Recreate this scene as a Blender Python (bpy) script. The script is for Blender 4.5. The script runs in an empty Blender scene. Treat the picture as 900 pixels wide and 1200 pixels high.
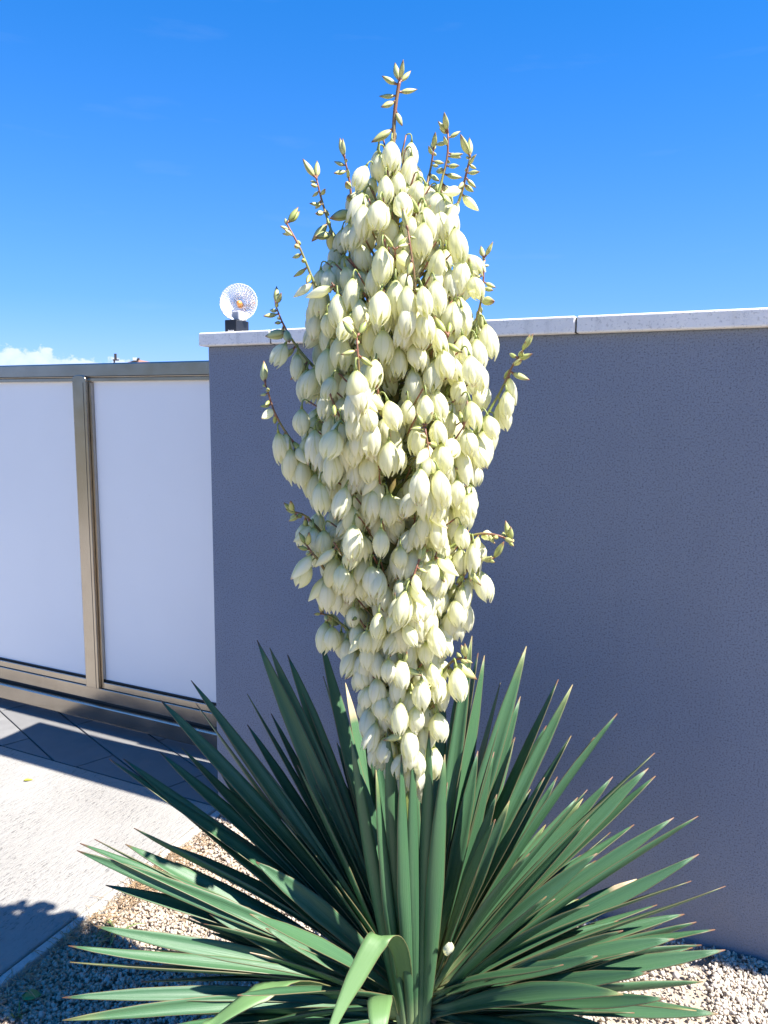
import bpy, math, random
import numpy as np
from mathutils import Vector, Matrix, Quaternion

R_ = random.Random(7)
N_ = np.random.default_rng(11)
rad = math.radians

# ------------------------------------------------------------------ camera
CAM_H, FPX = 1.55, 870.0
PITCH, ROLL = 0.1343, 0.00946
_fw = Vector((0, math.cos(PITCH), -math.sin(PITCH)))
_up0 = Vector((0, math.sin(PITCH), math.cos(PITCH)))
_rt = math.cos(ROLL) * Vector((1, 0, 0)) + math.sin(ROLL) * _up0
_up = -math.sin(ROLL) * Vector((1, 0, 0)) + math.cos(ROLL) * _up0
CAM = Vector((0, 0, CAM_H))
scene = bpy.context.scene
col = scene.collection
cd = bpy.data.cameras.new('camera')
cam = bpy.data.objects.new('camera', cd)
col.objects.link(cam)
m = Matrix((( _rt.x, _up.x, -_fw.x, 0), (_rt.y, _up.y, -_fw.y, 0), (_rt.z, _up.z, -_fw.z, CAM_H), (0, 0, 0, 1)))
cam.matrix_world = m
cd.sensor_fit = 'VERTICAL'; cd.sensor_height = 24.0; cd.lens = 24.0 * FPX / 1200.0
cd.clip_start = 0.02; cd.clip_end = 3000
scene.camera = cam

# ------------------------------------------------------------------ wall frame: s along the wall (to the right), o behind its face
TH, DW = 0.43324, 2.2252
U = Vector((math.cos(TH), -math.sin(TH), 0)); BK = Vector((math.sin(TH), math.cos(TH), 0))
def W(s, o, z=0.0): return BK * (DW + o) + U * s + Vector((0, 0, z))

# ------------------------------------------------------------------ sun and sky
SUN_EL, SUN_BACK = rad(55), rad(2.2)
sh = U * math.cos(SUN_BACK) + BK * math.sin(SUN_BACK)
SUN = sh * math.cos(SUN_EL) + Vector((0, 0, math.sin(SUN_EL)))
ld = bpy.data.lights.new('sun', 'SUN'); ld.energy = 4.7; ld.angle = rad(0.55); ld.color = (1.0, 0.955, 0.88)
lo = bpy.data.objects.new('sun', ld); col.objects.link(lo)
lo.rotation_euler = (-SUN).to_track_quat('-Z', 'Y').to_euler(); lo.location = (3, 0, 8)

SKY_STRENGTH = 0.15
world = bpy.data.worlds.new('World'); scene.world = world; world.use_nodes = True
wt = world.node_tree; wt.nodes.clear()
def wn(t, **k):
    n = wt.nodes.new(t)
    for a, b in k.items(): setattr(n, a, b)
    return n
def wl(a, b): wt.links.new(a, b)
def wmath(op, a, b=None, c=None, clamp=False):
    n = wn('ShaderNodeMath', operation=op); n.use_clamp = clamp
    for i, v in enumerate((a, b, c)):
        if v is None: continue
        if isinstance(v, (int, float)): n.inputs[i].default_value = v
        else: wl(v, n.inputs[i])
    return n.outputs[0]
sky = wn('ShaderNodeTexSky', sky_type='NISHITA', sun_disc=False)
sky.sun_elevation = SUN_EL; sky.sun_rotation = math.atan2(sh.x, sh.y)
sky.altitude = 2000; sky.air_density = 0.6; sky.dust_density = 0.0; sky.ozone_density = 4.0
hs = wn('ShaderNodeHueSaturation'); hs.inputs['Saturation'].default_value = 1.92; hs.inputs['Value'].default_value = 1.0
gm = wn('ShaderNodeGamma'); gm.inputs[1].default_value = .6; wl(sky.outputs[0], gm.inputs[0]); wl(gm.outputs[0], hs.inputs['Color'])
tc = wn('ShaderNodeTexCoord'); sx = wn('ShaderNodeSeparateXYZ'); wl(tc.outputs['Generated'], sx.inputs[0])
az = wmath('ARCTAN2', sx.outputs[0], sx.outputs[1])
el = wmath('ARCSINE', sx.outputs[2])
azf = wmath('ADD', wmath('DIVIDE', az, 2 * math.pi), 0.5)
# low cumulus all round the horizon: heights of the cloud tops by azimuth
ramp = wn('ShaderNodeValToRGB'); ramp.color_ramp.interpolation = 'B_SPLINE'
wl(azf, ramp.inputs[0])
def azpos(x): return math.atan((x - 450) / FPX) / (2 * math.pi) + 0.5
stops = [(0.0, .55), (0.06, .2), (0.12, .62), (0.19, .3), (0.27, .6), (0.34, .35), (0.39, .62),
         (azpos(-60), .66), (azpos(-25), .62), (azpos(5), .72), (azpos(45), .70), (azpos(72), .76), (azpos(98), .50), (azpos(128), .67),
         (azpos(160), .57), (azpos(190), .46), (azpos(240), .25), (azpos(420), .1), (0.56, .3), (0.62, .55), (0.7, .3), (0.78, .6), (0.86, .4), (0.93, .65), (1.0, .55)]
els = ramp.color_ramp.elements
els[0].position = stops[0][0]; els[0].color = (stops[0][1],) * 3 + (1,)
els[1].position = 1.0; els[1].color = (stops[-1][1],) * 3 + (1,)
for p_, v_ in stops[1:-1]:
    e = els.new(p_); e.color = (v_, v_, v_, 1)
cv = wn('ShaderNodeCombineXYZ'); wl(wmath('MULTIPLY', az, 60), cv.inputs[0]); wl(wmath('MULTIPLY', el, 75), cv.inputs[1])
nz = wn('ShaderNodeTexNoise'); nz.inputs['Scale'].default_value = 1.0; nz.inputs['Detail'].default_value = 6; nz.inputs['Roughness'].default_value = .6
wl(cv.outputs[0], nz.inputs['Vector'])
top = wmath('MULTIPLY', ramp.outputs[0], rad(5.75))
top = wmath('ADD', top, wmath('MULTIPLY', wmath('SUBTRACT', nz.outputs[0], .5), rad(2.6)))
dens = wmath('DIVIDE', wmath('SUBTRACT', top, el), rad(.28), clamp=True)
dens = wmath('MULTIPLY', dens, wmath('ADD', wmath('MULTIPLY', nz.outputs[0], .8), .32), clamp=True)
# faint high wisps
cv2 = wn('ShaderNodeCombineXYZ'); wl(wmath('MULTIPLY', az, 4), cv2.inputs[0]); wl(wmath('MULTIPLY', el, 22), cv2.inputs[1])
nz2 = wn('ShaderNodeTexNoise'); nz2.inputs['Scale'].default_value = 1.3; nz2.inputs['Detail'].default_value = 5
wl(cv2.outputs[0], nz2.inputs['Vector'])
wisp = wmath('MULTIPLY', wmath('SUBTRACT', nz2.outputs[0], .60, clamp=True), .22)
dens = wmath('MAXIMUM', dens, wisp)
tn = wn('ShaderNodeMix', data_type='RGBA', blend_type='MULTIPLY'); tn.inputs['Factor'].default_value = 1.0; wl(hs.outputs[0], tn.inputs['A']); tn.inputs['B'].default_value = (.95, 1.03, 1.25, 1)
hz_ = wn('ShaderNodeMix', data_type='RGBA')       # pale air low over the horizon, the same all round
wl(wmath('MULTIPLY', wmath('EXPONENT', wmath('DIVIDE', wmath('MAXIMUM', el, 0.0), -rad(10.0))), .88), hz_.inputs['Factor'])
wl(tn.outputs['Result'], hz_.inputs['A']); hz_.inputs['B'].default_value = (1.18, 1.50, 2.9, 1)
mx = wn('ShaderNodeMix', data_type='RGBA')
wl(dens, mx.inputs['Factor']); wl(hz_.outputs['Result'], mx.inputs['A']); mx.inputs['B'].default_value = (2.2, 2.4, 2.85, 1)
bg = wn('ShaderNodeBackground'); bg.inputs['Strength'].default_value = SKY_STRENGTH
wl(mx.outputs['Result'], bg.inputs['Color'])
wo = wn('ShaderNodeOutputWorld'); wl(bg.outputs[0], wo.inputs[0])

scene.view_settings.view_transform = 'Standard'; scene.view_settings.look = 'None'
scene.view_settings.exposure = 1.6; scene.view_settings.gamma = 1.0; scene.view_settings.use_curve_mapping = False
scene.render.engine = 'CYCLES'; scene.cycles.max_bounces = 10; scene.cycles.transparent_max_bounces = 12
scene.cycles.use_denoising = True

# ------------------------------------------------------------------ helpers
def pxray(x, y):
    d = _fw * FPX + _rt * (x - 450) + _up * (600 - y); return d.normalized()
def at_y(x, y, Y):                       # where a pixel's ray meets the plane world-Y = Y
    d = pxray(x, y); return CAM + d * (Y / d.y)
def on_ground(x, y, z=0.0):
    d = pxray(x, y); return CAM + d * ((z - CAM_H) / d.z)

class Mat:
    def __init__(s, name):
        s.m = bpy.data.materials.new(name); s.m.use_nodes = True
        s.t = s.m.node_tree; s.t.nodes.clear()
        s.out = s.t.nodes.new('ShaderNodeOutputMaterial')
        s.p = s.n('ShaderNodeBsdfPrincipled'); s.t.links.new(s.p.outputs[0], s.out.inputs[0])
    def n(s, t, **k):
        x = s.t.nodes.new(t)
        for a, b in k.items(): setattr(x, a, b)
        return x
    def l(s, a, b): s.t.links.new(a, b)
    def put(s, sock, v):
        if isinstance(v, bpy.types.NodeSocket): s.l(v, sock)
        elif isinstance(v, (tuple, list)) and len(v) == 3 and sock.type == 'RGBA': sock.default_value = (*v, 1)
        else: sock.default_value = v
    def set(s, **k):
        for a, b in k.items(): s.put(s.p.inputs[a.replace('_', ' ')], b)
        return s
    def coord(s, kind='Object', scale=(1, 1, 1), rot=(0, 0, 0)):
        c = s.n('ShaderNodeTexCoord'); mp = s.n('ShaderNodeMapping')
        mp.inputs['Scale'].default_value = scale; mp.inputs['Rotation'].default_value = rot
        s.l(c.outputs[kind], mp.inputs[0]); return mp.outputs[0]
    def noise(s, vec, scale, detail=4, rough=.55, dist=0):
        x = s.n('ShaderNodeTexNoise'); s.l(vec, x.inputs['Vector'])
        x.inputs['Scale'].default_value = scale; x.inputs['Detail'].default_value = detail
        x.inputs['Roughness'].default_value = rough; x.inputs['Distortion'].default_value = dist
        return x.outputs[0]
    def voro(s, vec, scale, feature='F1', out=0):
        x = s.n('ShaderNodeTexVoronoi', feature=feature); s.l(vec, x.inputs['Vector']); x.inputs['Scale'].default_value = scale
        return x.outputs[out]
    def rng(s, v, a, b, c=0.0, d=1.0):
        x = s.n('ShaderNodeMapRange'); x.clamp = True; s.put(x.inputs[0], v)
        for i, q in enumerate((a, b, c, d)): x.inputs[i + 1].default_value = q
        return x.outputs[0]
    def math(s, op, a, b=0.0, clamp=False):
        x = s.n('ShaderNodeMath', operation=op); x.use_clamp = clamp; s.put(x.inputs[0], a); s.put(x.inputs[1], b); return x.outputs[0]
    def mix(s, f, a, b, blend='MIX'):
        x = s.n('ShaderNodeMix', data_type='RGBA', blend_type=blend); s.put(x.inputs['Factor'], f); s.put(x.inputs['A'], a); s.put(x.inputs['B'], b)
        return x.outputs['Result']
    def bump(s, h, strength=.3, dist=.005, prev=None):
        x = s.n('ShaderNodeBump'); s.l(h, x.inputs['Height']); x.inputs['Strength'].default_value = strength; x.inputs['Distance'].default_value = dist
        if prev: s.l(prev, x.inputs['Normal'])
        s.l(x.outputs[0], s.p.inputs['Normal']); return x.outputs[0]
    def rand(s): return s.n('ShaderNodeObjectInfo').outputs['Random']
    def uv(s):
        c = s.n('ShaderNodeUVMap'); x = s.n('ShaderNodeSeparateXYZ'); s.l(c.outputs[0], x.inputs[0]); return x.outputs[0], x.outputs[1], c.outputs[0]

def raw(name, V, F, mats, UV=None, smooth=False, midx=None):
    me = bpy.data.meshes.new(name)
    me.from_pydata([tuple(v) for v in V], [], [tuple(f) for f in F])
    for mt in (mats if isinstance(mats, (list, tuple)) else [mats]): me.materials.append(mt.m if isinstance(mt, Mat) else mt)
    if UV is not None:
        ul = me.uv_layers.new(name='UVMap')
        idx = np.empty(len(me.loops), np.int32); me.loops.foreach_get('vertex_index', idx)
        ul.data.foreach_set('uv', np.asarray(UV, np.float32)[idx].ravel())
    if midx is not None: me.polygons.foreach_set('material_index', midx)
    if smooth: me.polygons.foreach_set('use_smooth', [True] * len(me.polygons))
    me.update(); return me

MW = {}
def link(o, parent=None, label=None, cat=None, group=None, kind=None):
    col.objects.link(o)
    if parent is not None: o.parent = parent
    if label: o['label'] = label
    if cat: o['category'] = cat
    if group: o['group'] = group
    if kind: o['kind'] = kind
    return o
def empty(name, loc, rz=0.0, **k):
    o = bpy.data.objects.new(name, None); o.empty_display_size = .05
    o.location = loc; o.rotation_euler = (0, 0, rz)
    MW[o] = Matrix.Translation(loc) @ Matrix.Rotation(rz, 4, 'Z')
    return link(o, None, **k)
def obj(name, V, F, mat, parent=None, origin=None, rz=0.0, bevel=0, UV=None, smooth=False, midx=None, **k):
    """V in world coordinates; a child keeps its parent's frame."""
    if parent is not None and origin is None:
        M = MW[parent]; me = raw(name, [M.inverted() @ Vector(v) for v in V], F, mat, UV, smooth, midx)
        o = bpy.data.objects.new(name, me); MW[o] = M.copy()
    else:
        if origin is None:
            a = np.array([tuple(v) for v in V]); origin = Vector(((a[:, 0].min() + a[:, 0].max()) / 2, (a[:, 1].min() + a[:, 1].max()) / 2, a[:, 2].min()))
        M = Matrix.Translation(origin) @ Matrix.Rotation(rz, 4, 'Z')
        me = raw(name, [M.inverted() @ Vector(v) for v in V], F, mat, UV, smooth, midx)
        o = bpy.data.objects.new(name, me); MW[o] = M
        L = MW[parent].inverted() @ M if parent is not None else M
        o.matrix_basis = L
    if bevel:
        b = o.modifiers.new('bevel', 'BEVEL'); b.width = bevel; b.segments = 2; b.limit_method = 'ANGLE'
    return link(o, parent, **k)
BOXF = [(0, 3, 2, 1), (4, 5, 6, 7), (0, 1, 5, 4), (1, 2, 6, 5), (2, 3, 7, 6), (3, 0, 4, 7)]
def wbox(s0, s1, o0, o1, z0, z1):
    return [W(s0, o0, z0), W(s1, o0, z0), W(s1, o1, z0), W(s0, o1, z0), W(s0, o0, z1), W(s1, o0, z1), W(s1, o1, z1), W(s0, o1, z1)]
def merge(parts):
    V, F = [], []
    for v, f in parts:
        n = len(V); V += list(v); F += [tuple(i + n for i in q) for q in f]
    return V, F
def tube(pts, rads, sides=6, cap=True):
    V, F = [], []
    pts = [Vector(p) for p in pts]; n = len(pts)
    t0 = (pts[1] - pts[0]).normalized(); a = t0.orthogonal().normalized()
    for i, p in enumerate(pts):
        t = (pts[min(i + 1, n - 1)] - pts[max(i - 1, 0)]).normalized()
        a = (a - t * a.dot(t)).normalized(); b = t.cross(a)
        for k in range(sides):
            q = 2 * math.pi * k / sides; V.append(p + (a * math.cos(q) + b * math.sin(q)) * rads[i])
    for i in range(n - 1):
        for k in range(sides):
            F.append((i * sides + k, i * sides + (k + 1) % sides, (i + 1) * sides + (k + 1) % sides, (i + 1) * sides + k))
    if cap: F.append(tuple(range(sides - 1, -1, -1))); F.append(tuple((n - 1) * sides + k for k in range(sides)))
    return V, F
def tube_uv(n, sides=6): return [(k / sides, i / (n - 1)) for i in range(n) for k in range(sides)]
def smooth_path(P, n):
    P = [Vector(p) for p in P]; Q = [P[0] * 2 - P[1]] + P + [P[-1] * 2 - P[-2]]
    out = []
    for i in range(n):
        t = i / (n - 1) * (len(P) - 1); k = min(int(t), len(P) - 2); f = t - k
        a, b, c, d = Q[k:k + 4]
        out.append(.5 * ((2 * b) + (c - a) * f + (2 * a - 5 * b + 4 * c - d) * f * f + (3 * b - a - 3 * c + d) * f ** 3))
    return out

# ------------------------------------------------------------------ materials
def mat_plaster():
    M = Mat('grey_plaster'); v = M.coord()
    big = M.noise(v, 2.2, 5); spk = M.noise(v, 210, 4, .7); grain = M.noise(v, 420, 2)
    c = M.mix(M.rng(big, .3, .7), (.205, .235, .300), (.230, .260, .325))
    pit = M.rng(spk, .36, .49, 1, 0)
    c = M.mix(M.math('MULTIPLY', pit, .72), c, (.075, .083, .11))
    c = M.mix(M.math('MULTIPLY', M.rng(spk, .6, .75), .35), c, (.32, .32, .33))
    rain = M.noise(M.coord(scale=(9, 9, .5)), 1.0, 5, .6)
    c = M.mix(M.math('MULTIPLY', M.rng(rain, .52, .72), .16), c, (.18, .185, .22))
    sz = M.n('ShaderNodeSeparateXYZ'); M.l(M.coord(), sz.inputs[0])
    low_tone = M.rng(M.math('ADD', sz.outputs[2], M.math('MULTIPLY', M.noise(v, 7, 5), .22)), .10, .34, 1, 0)
    c = M.mix(M.math('MULTIPLY', low_tone, .4), c, (.30, .27, .25))  # browner towards the foot of the wall, broken up by noise
    M.set(Base_Color=c, Roughness=.93); M.p.inputs['Specular IOR Level'].default_value = .25
    h = M.math('ADD', M.math('MULTIPLY', spk, .8), M.math('MULTIPLY', grain, .3))
    M.bump(h, .4, .003); return M
def mat_stone():
    M = Mat('pale_coping_stone'); v = M.coord(); r = M.rand()
    big = M.noise(v, 6, 6, .65); sp = M.noise(v, 140, 3, .6); fine = M.noise(v, 320, 2)
    st = M.noise(M.coord(scale=(14, 14, 1.6)), 1.6, 5, .6)
    c = M.mix(M.rng(big, .3, .72), (.90, .875, .84), (.76, .735, .71))
    c = M.mix(M.math('MULTIPLY', M.rng(sp, .56, .70), M.math('ADD', M.math('MULTIPLY', r, .55), .2)), c, (.20, .20, .21))
    c = M.mix(M.math('MULTIPLY', M.rng(st, .55, .75), .3), c, (.34, .33, .31))
    M.set(Base_Color=c, Roughness=.85); M.bump(M.math('ADD', fine, M.math('MULTIPLY', sp, .7)), .35, .003); return M
def mat_metal():
    M = Mat('bronze_anodised_metal'); v = M.coord(scale=(1, 1, 1)); g = M.noise(v, 9, 4); f = M.noise(v, 220, 2)
    c = M.mix(M.rng(g, .3, .7), (.44, .385, .325), (.50, .445, .375))
    M.set(Base_Color=c, Metallic=1.0, Roughness=M.rng(g, .2, .8, .20, .28)); M.bump(f, .04, .001); return M
def mat_opal():
    M = Mat('milky_white_panel'); v = M.coord(); g = M.noise(v, 1.4, 3); d = M.noise(v, 60, 4, .7)
    c = M.mix(M.rng(g, .3, .7), (.90, .895, .89), (.86, .855, .85))
    c = M.mix(M.math('MULTIPLY', M.rng(d, .66, .8), .25), c, (.55, .53, .5))
    M.set(Base_Color=c, Roughness=.22); M.p.inputs['Specular IOR Level'].default_value = .5
    return M
def plain(name, c, rough=.6, metal=0, spec=.5):
    M = Mat(name); v = M.coord(); g = M.noise(v, 30, 3)
    M.set(Base_Color=M.mix(M.rng(g, .3, .7), tuple(x * .85 for x in c), tuple(min(1, x * 1.12) for x in c)), Roughness=rough, Metallic=metal)
    M.p.inputs['Specular IOR Level'].default_value = spec; return M
def mat_concrete():
    M = Mat('washed_white_concrete')
    v = M.coord(); vs = M.coord(scale=(1.0, .28, 1), rot=(0, 0, rad(25)))
    big = M.noise(v, 1.7, 6, .6); br = M.noise(vs, 46, 5, .65); pit = M.noise(vs, 120, 3, .7); fine = M.noise(v, 420, 3)
    c = M.mix(M.rng(big, .3, .7), (.335, .32, .295), (.265, .25, .23))
    c = M.mix(M.math('MULTIPLY', M.rng(br, .48, .70), .5), c, (.25, .24, .225))
    zone = M.rng(M.noise(v, 3.4, 5), .42, .60)
    c = M.mix(M.math('MULTIPLY', M.math('MULTIPLY', M.rng(pit, .56, .64), .9), M.math('ADD', M.math('MULTIPLY', zone, .92), .08)), c, (.11, .105, .10))
    M.set(Base_Color=c, Roughness=.9); M.p.inputs['Specular IOR Level'].default_value = .3
    h = M.math('SUBTRACT', M.math('ADD', br, M.math('MULTIPLY', fine, .25)), M.math('MULTIPLY', pit, .8))
    M.bump(h, .85, .008); return M
def mat_paver():
    M = Mat('grey_paver'); v = M.coord(); r = M.rand()
    g = M.noise(v, 14, 5); f = M.noise(v, 260, 3)
    c = M.mix(r, (.165, .162, .16), (.205, .20, .195)); c = M.mix(M.math('MULTIPLY', M.rng(g, .35, .75), .5), c, (.13, .127, .125))
    M.set(Base_Color=c, Roughness=.85); M.bump(f, .3, .002); return M
def mat_soil(name, a, b, sc=60):
    M = Mat(name); v = M.coord(); g = M.noise(v, sc * .1, 5); f = M.noise(v, sc, 5, .7)
    M.set(Base_Color=M.mix(M.rng(f, .3, .7), a, b), Roughness=.95); M.bump(f, .6, .01); return M
def mat_pebble():
    M = Mat('pale_limestone_chips'); a = M.n('ShaderNodeVertexColor'); a.layer_name = 'tint'
    v = M.coord(); f = M.noise(v, 300, 3)
    M.set(Base_Color=M.mix(M.math('MULTIPLY', M.rng(f, .4, .7), .3), a.outputs[0], (.35, .31, .27)), Roughness=.8); M.bump(f, .3, .001); return M
def mat_leaf(old_lit=False):
    M = Mat('yucca_leaf_old_lit' if old_lit else 'yucca_leaf'); u, v, uvv = M.uv(); r = M.rand()
    mp = M.n('ShaderNodeMapping'); mp.inputs['Scale'].default_value = (46, 1.3, 1); M.l(uvv, mp.inputs[0])
    ad = M.n('ShaderNodeVectorMath', operation='ADD'); M.l(mp.outputs[0], ad.inputs[0])
    cx = M.n('ShaderNodeCombineXYZ'); M.l(M.math('MULTIPLY', r, 91), cx.inputs[0]); M.l(cx.outputs[0], ad.inputs[1])
    st = M.noise(ad.outputs[0], 1.0, 4, .6)
    ob = M.noise(M.coord(), 9, 4)
    c = M.mix(r, (.017, .076, .028), (.042, .118, .044))
    c = M.mix(M.math('MULTIPLY', M.rng(st, .35, .68), .65), c, (.120, .220, .115))
    c = M.mix(M.math('MULTIPLY', M.rng(ob, .4, .7), .3), c, (.048, .122, .068))
    if old_lit: c = M.mix(.5, c, (.19, .31, .10))  # paler aged folded leaves, with some sunlight put into the colour
    c = M.mix(M.rng(v, .0, .17, .85, 0), c, (.44, .50, .24))
    edge = M.math('ABSOLUTE', M.math('SUBTRACT', u, .5))
    c = M.mix(M.math('MULTIPLY', M.rng(edge, .468, .487), .75), c, (.16, .12, .06))
    c = M.mix(M.rng(v, .972, .99), c, (.16, .08, .045))
    dry = M.math('MULTIPLY', M.rng(v, .86, .90), M.rng(M.math('FRACT', M.math('MULTIPLY', r, 37.0)), .955, .96))
    c = M.mix(dry, c, (.50, .38, .25))
    yel = M.rng(M.math('ADD', v, M.math('MULTIPLY', r, .3)), 1.16, 1.27)
    c = M.mix(M.math('MULTIPLY', yel, .5), c, (.30, .28, .10))
    M.set(Base_Color=c, Roughness=M.rng(st, .3, .7, .36, .5)); M.p.inputs['Specular IOR Level'].default_value = .5
    M.p.inputs['Specular IOR Level'].default_value = .42
    M.bump(st, .3, .002)
    tr = M.n('ShaderNodeBsdfTranslucent'); M.put(tr.inputs[0], M.mix(.5, c, (.25, .42, .08)))
    ms = M.n('ShaderNodeMixShader'); ms.inputs[0].default_value = .06
    M.l(M.p.outputs[0], ms.inputs[1]); M.l(tr.outputs[0], ms.inputs[2]); M.l(ms.outputs[0], M.out.inputs[0]); return M
def mat_petal():
    M = Mat('cream_petal'); u, v, uvv = M.uv(); r = M.rand()
    mp = M.n('ShaderNodeMapping'); mp.inputs['Scale'].default_value = (16, 1.2, 1); M.l(uvv, mp.inputs[0])
    st = M.noise(mp.outputs[0], 1.0, 4, .6)
    c = M.mix(r, (.93, .915, .68), (.96, .95, .84))
    c = M.mix(M.math('MULTIPLY', M.rng(st, .45, .75), .25), c, (.80, .79, .34))
    c = M.mix(M.rng(v, .0, .22, .85, 0), c, (.52, .58, .16))
    mid = M.math('ABSOLUTE', M.math('SUBTRACT', u, .5)); c = M.mix(M.math('MULTIPLY', M.rng(mid, .0, .07, 1, 0), .22), c, (.60, .64, .24))
    edge = M.math('ABSOLUTE', M.math('SUBTRACT', u, .5))
    c = M.mix(M.math('MULTIPLY', M.rng(edge, .38, .5), .60), c, (.60, .60, .18))  # greener edges put the shading lines between petals into the colour
    tip = M.math('MULTIPLY', M.rng(v, .90, 1.0), M.rng(r, .72, .85))
    c = M.mix(M.math('MULTIPLY', tip, .8), c, (.45, .22, .12))
    M.set(Base_Color=c, Roughness=.42); M.p.inputs['Specular IOR Level'].default_value = .4
    M.bump(st, .4, .002)
    tr = M.n('ShaderNodeBsdfTranslucent'); M.put(tr.inputs[0], M.mix(.35, c, (.97, .96, .36)))
    ms = M.n('ShaderNodeMixShader'); ms.inputs[0].default_value = .48
    M.l(M.p.outputs[0], ms.inputs[1]); M.l(tr.outputs[0], ms.inputs[2]); M.l(ms.outputs[0], M.out.inputs[0]); return M
def mat_bud():
    M = Mat('green_bud'); u, v, uvv = M.uv(); r = M.rand(); g = M.noise(M.coord(), 90, 3)
    c = M.mix(r, (.30, .35, .10), (.50, .50, .22))
    strip = M.math('ABSOLUTE', M.math('SUBTRACT', M.math('FRACT', M.math('MULTIPLY', u, 3)), .5))
    c = M.mix(M.math('MULTIPLY', M.rng(strip, .30, .48), .7), c, (.17, .20, .05))
    red = M.math('MAXIMUM', M.rng(v, .72, .95), M.rng(v, .0, .16, 1, 0))
    c = M.mix(M.math('MULTIPLY', red, .85), c, (.17, .035, .03))
    M.set(Base_Color=c, Roughness=.45); M.bump(g, .1, .001); return M
def mat_stem():
    M = Mat('flower_stem'); u, v, uvv = M.uv(); g = M.noise(M.coord(), 14, 4); f = M.noise(M.coord(), 120, 3)
    k = M.math('ADD', M.math('MULTIPLY', v, .8), M.math('MULTIPLY', M.math('SUBTRACT', g, .5), 1.2))
    c = M.mix(M.rng(k, .22, .70), (.25, .31, .08), (.24, .085, .05)); c = M.mix(M.math('MULTIPLY', M.rng(f, .4, .7), .4), c, (.12, .10, .05))
    M.set(Base_Color=c, Roughness=.5); M.bump(f, .2, .001); return M

M_PLASTER, M_STONE, M_METAL, M_OPAL = mat_plaster(), mat_stone(), mat_metal(), mat_opal()
M_CONC, M_PAVER, M_LEAF, M_PETAL, M_BUD, M_STEM = mat_concrete(), mat_paver(), mat_leaf(), mat_petal(), mat_bud(), mat_stem()
M_PEB = mat_pebble(); M_LEAF_OLD_LIT = mat_leaf(True)
M_EDGE = mat_soil('concrete_edging', (.40, .385, .36), (.54, .52, .48), 90)
M_BED = mat_soil('gravel_fines', (.46, .39, .31), (.33, .275, .215), 160)
M_GRASS = mat_soil('far_lawn', (.09, .085, .05), (.13, .12, .08), 8)
M_ASPH = mat_soil('street_asphalt', (.045, .045, .047), (.065, .064, .062), 120)
M_JOINT = mat_soil('joint_sand', (.05, .048, .045), (.08, .075, .07), 150)
M_STRAW = plain('dry_straw', (.37, .255, .145), .85)
M_WEED = plain('weed_leaf', (.13, .20, .045), .55)
M_BARK = plain('yucca_trunk', (.17, .13, .09), .9)
M_RUB = plain('black_rubber', (.012, .012, .013), .6)

# ------------------------------------------------------------------ setting: ground, street, concrete, gravel bed
ZS = -TH
def sheet(name, poly, z, mat, kind='structure', **k):
    V = [W(s, o, z) for s, o in poly]
    return obj(name, V, [tuple(range(len(V)))], mat, origin=W(poly[0][0], poly[0][1], z), rz=ZS, kind=kind, **k)
g = obj('ground', [Vector((-900, -900, -.12)), Vector((900, -900, -.12)), Vector((900, 900, -.12)), Vector((-900, 900, -.12))], [(0, 1, 2, 3)], M_GRASS, origin=Vector((0, 0, -.12)), kind='structure')
M_ADDED_HILL = mat_soil('added_hillside', (.022, .034, .014), (.05, .055, .028), .5)
HV, HF = [], []
for i in range(61):                                  # unseen wooded slopes added behind the viewpoint to darken the gate's reflections
    a = rad(95 + 170 * i / 60); top_ = 42 + 9 * math.sin(i * .5) + 6 * math.sin(i * 1.3 + 1) + R_.uniform(-2, 2)
    for j, (d_, k_) in enumerate(((260, -.12), (300, .3), (350, .72), (420, 1.0), (520, .9), (640, -.12))):
        HV.append(Vector((math.sin(a) * d_, math.cos(a) * d_, -.12 if k_ < 0 else top_ * k_ * min(1, i / 6, (60 - i) / 6) + (R_.uniform(-1.5, 1.5) if 0 < i < 60 else 0) - .12)))
    if i:
        for j in range(5): HF.append(((i - 1) * 6 + j, i * 6 + j, i * 6 + j + 1, (i - 1) * 6 + j + 1))
obj('added_hills', HV, HF, M_ADDED_HILL, origin=Vector((0, -300, -.12)), kind='structure')
sheet('street', [(-40, 1.25), (30, 1.25), (30, 7.5), (-40, 7.5)], -.06, M_ASPH)
EDGE_S = -1.70                                      # right edge of the concrete, in line with the end of the wall
V = wbox(-8.5, EDGE_S - .035, -6.0, -.006, -.11, 0); obj('concrete_driveway', V, BOXF, M_CONC, origin=W(-3, -2, 0), rz=ZS, bevel=.006, kind='structure')
V = wbox(EDGE_S - .032, EDGE_S, -6.0, -.012, -.11, -.004); obj('concrete_edging', V, BOXF, M_EDGE, origin=W(EDGE_S, -2, 0), rz=ZS, bevel=.005, kind='structure')
sheet('gravel_bed', [(EDGE_S + .002, -6), (7, -6), (7, -.0), (EDGE_S + .002, -.0)], -.028, M_BED)

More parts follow.
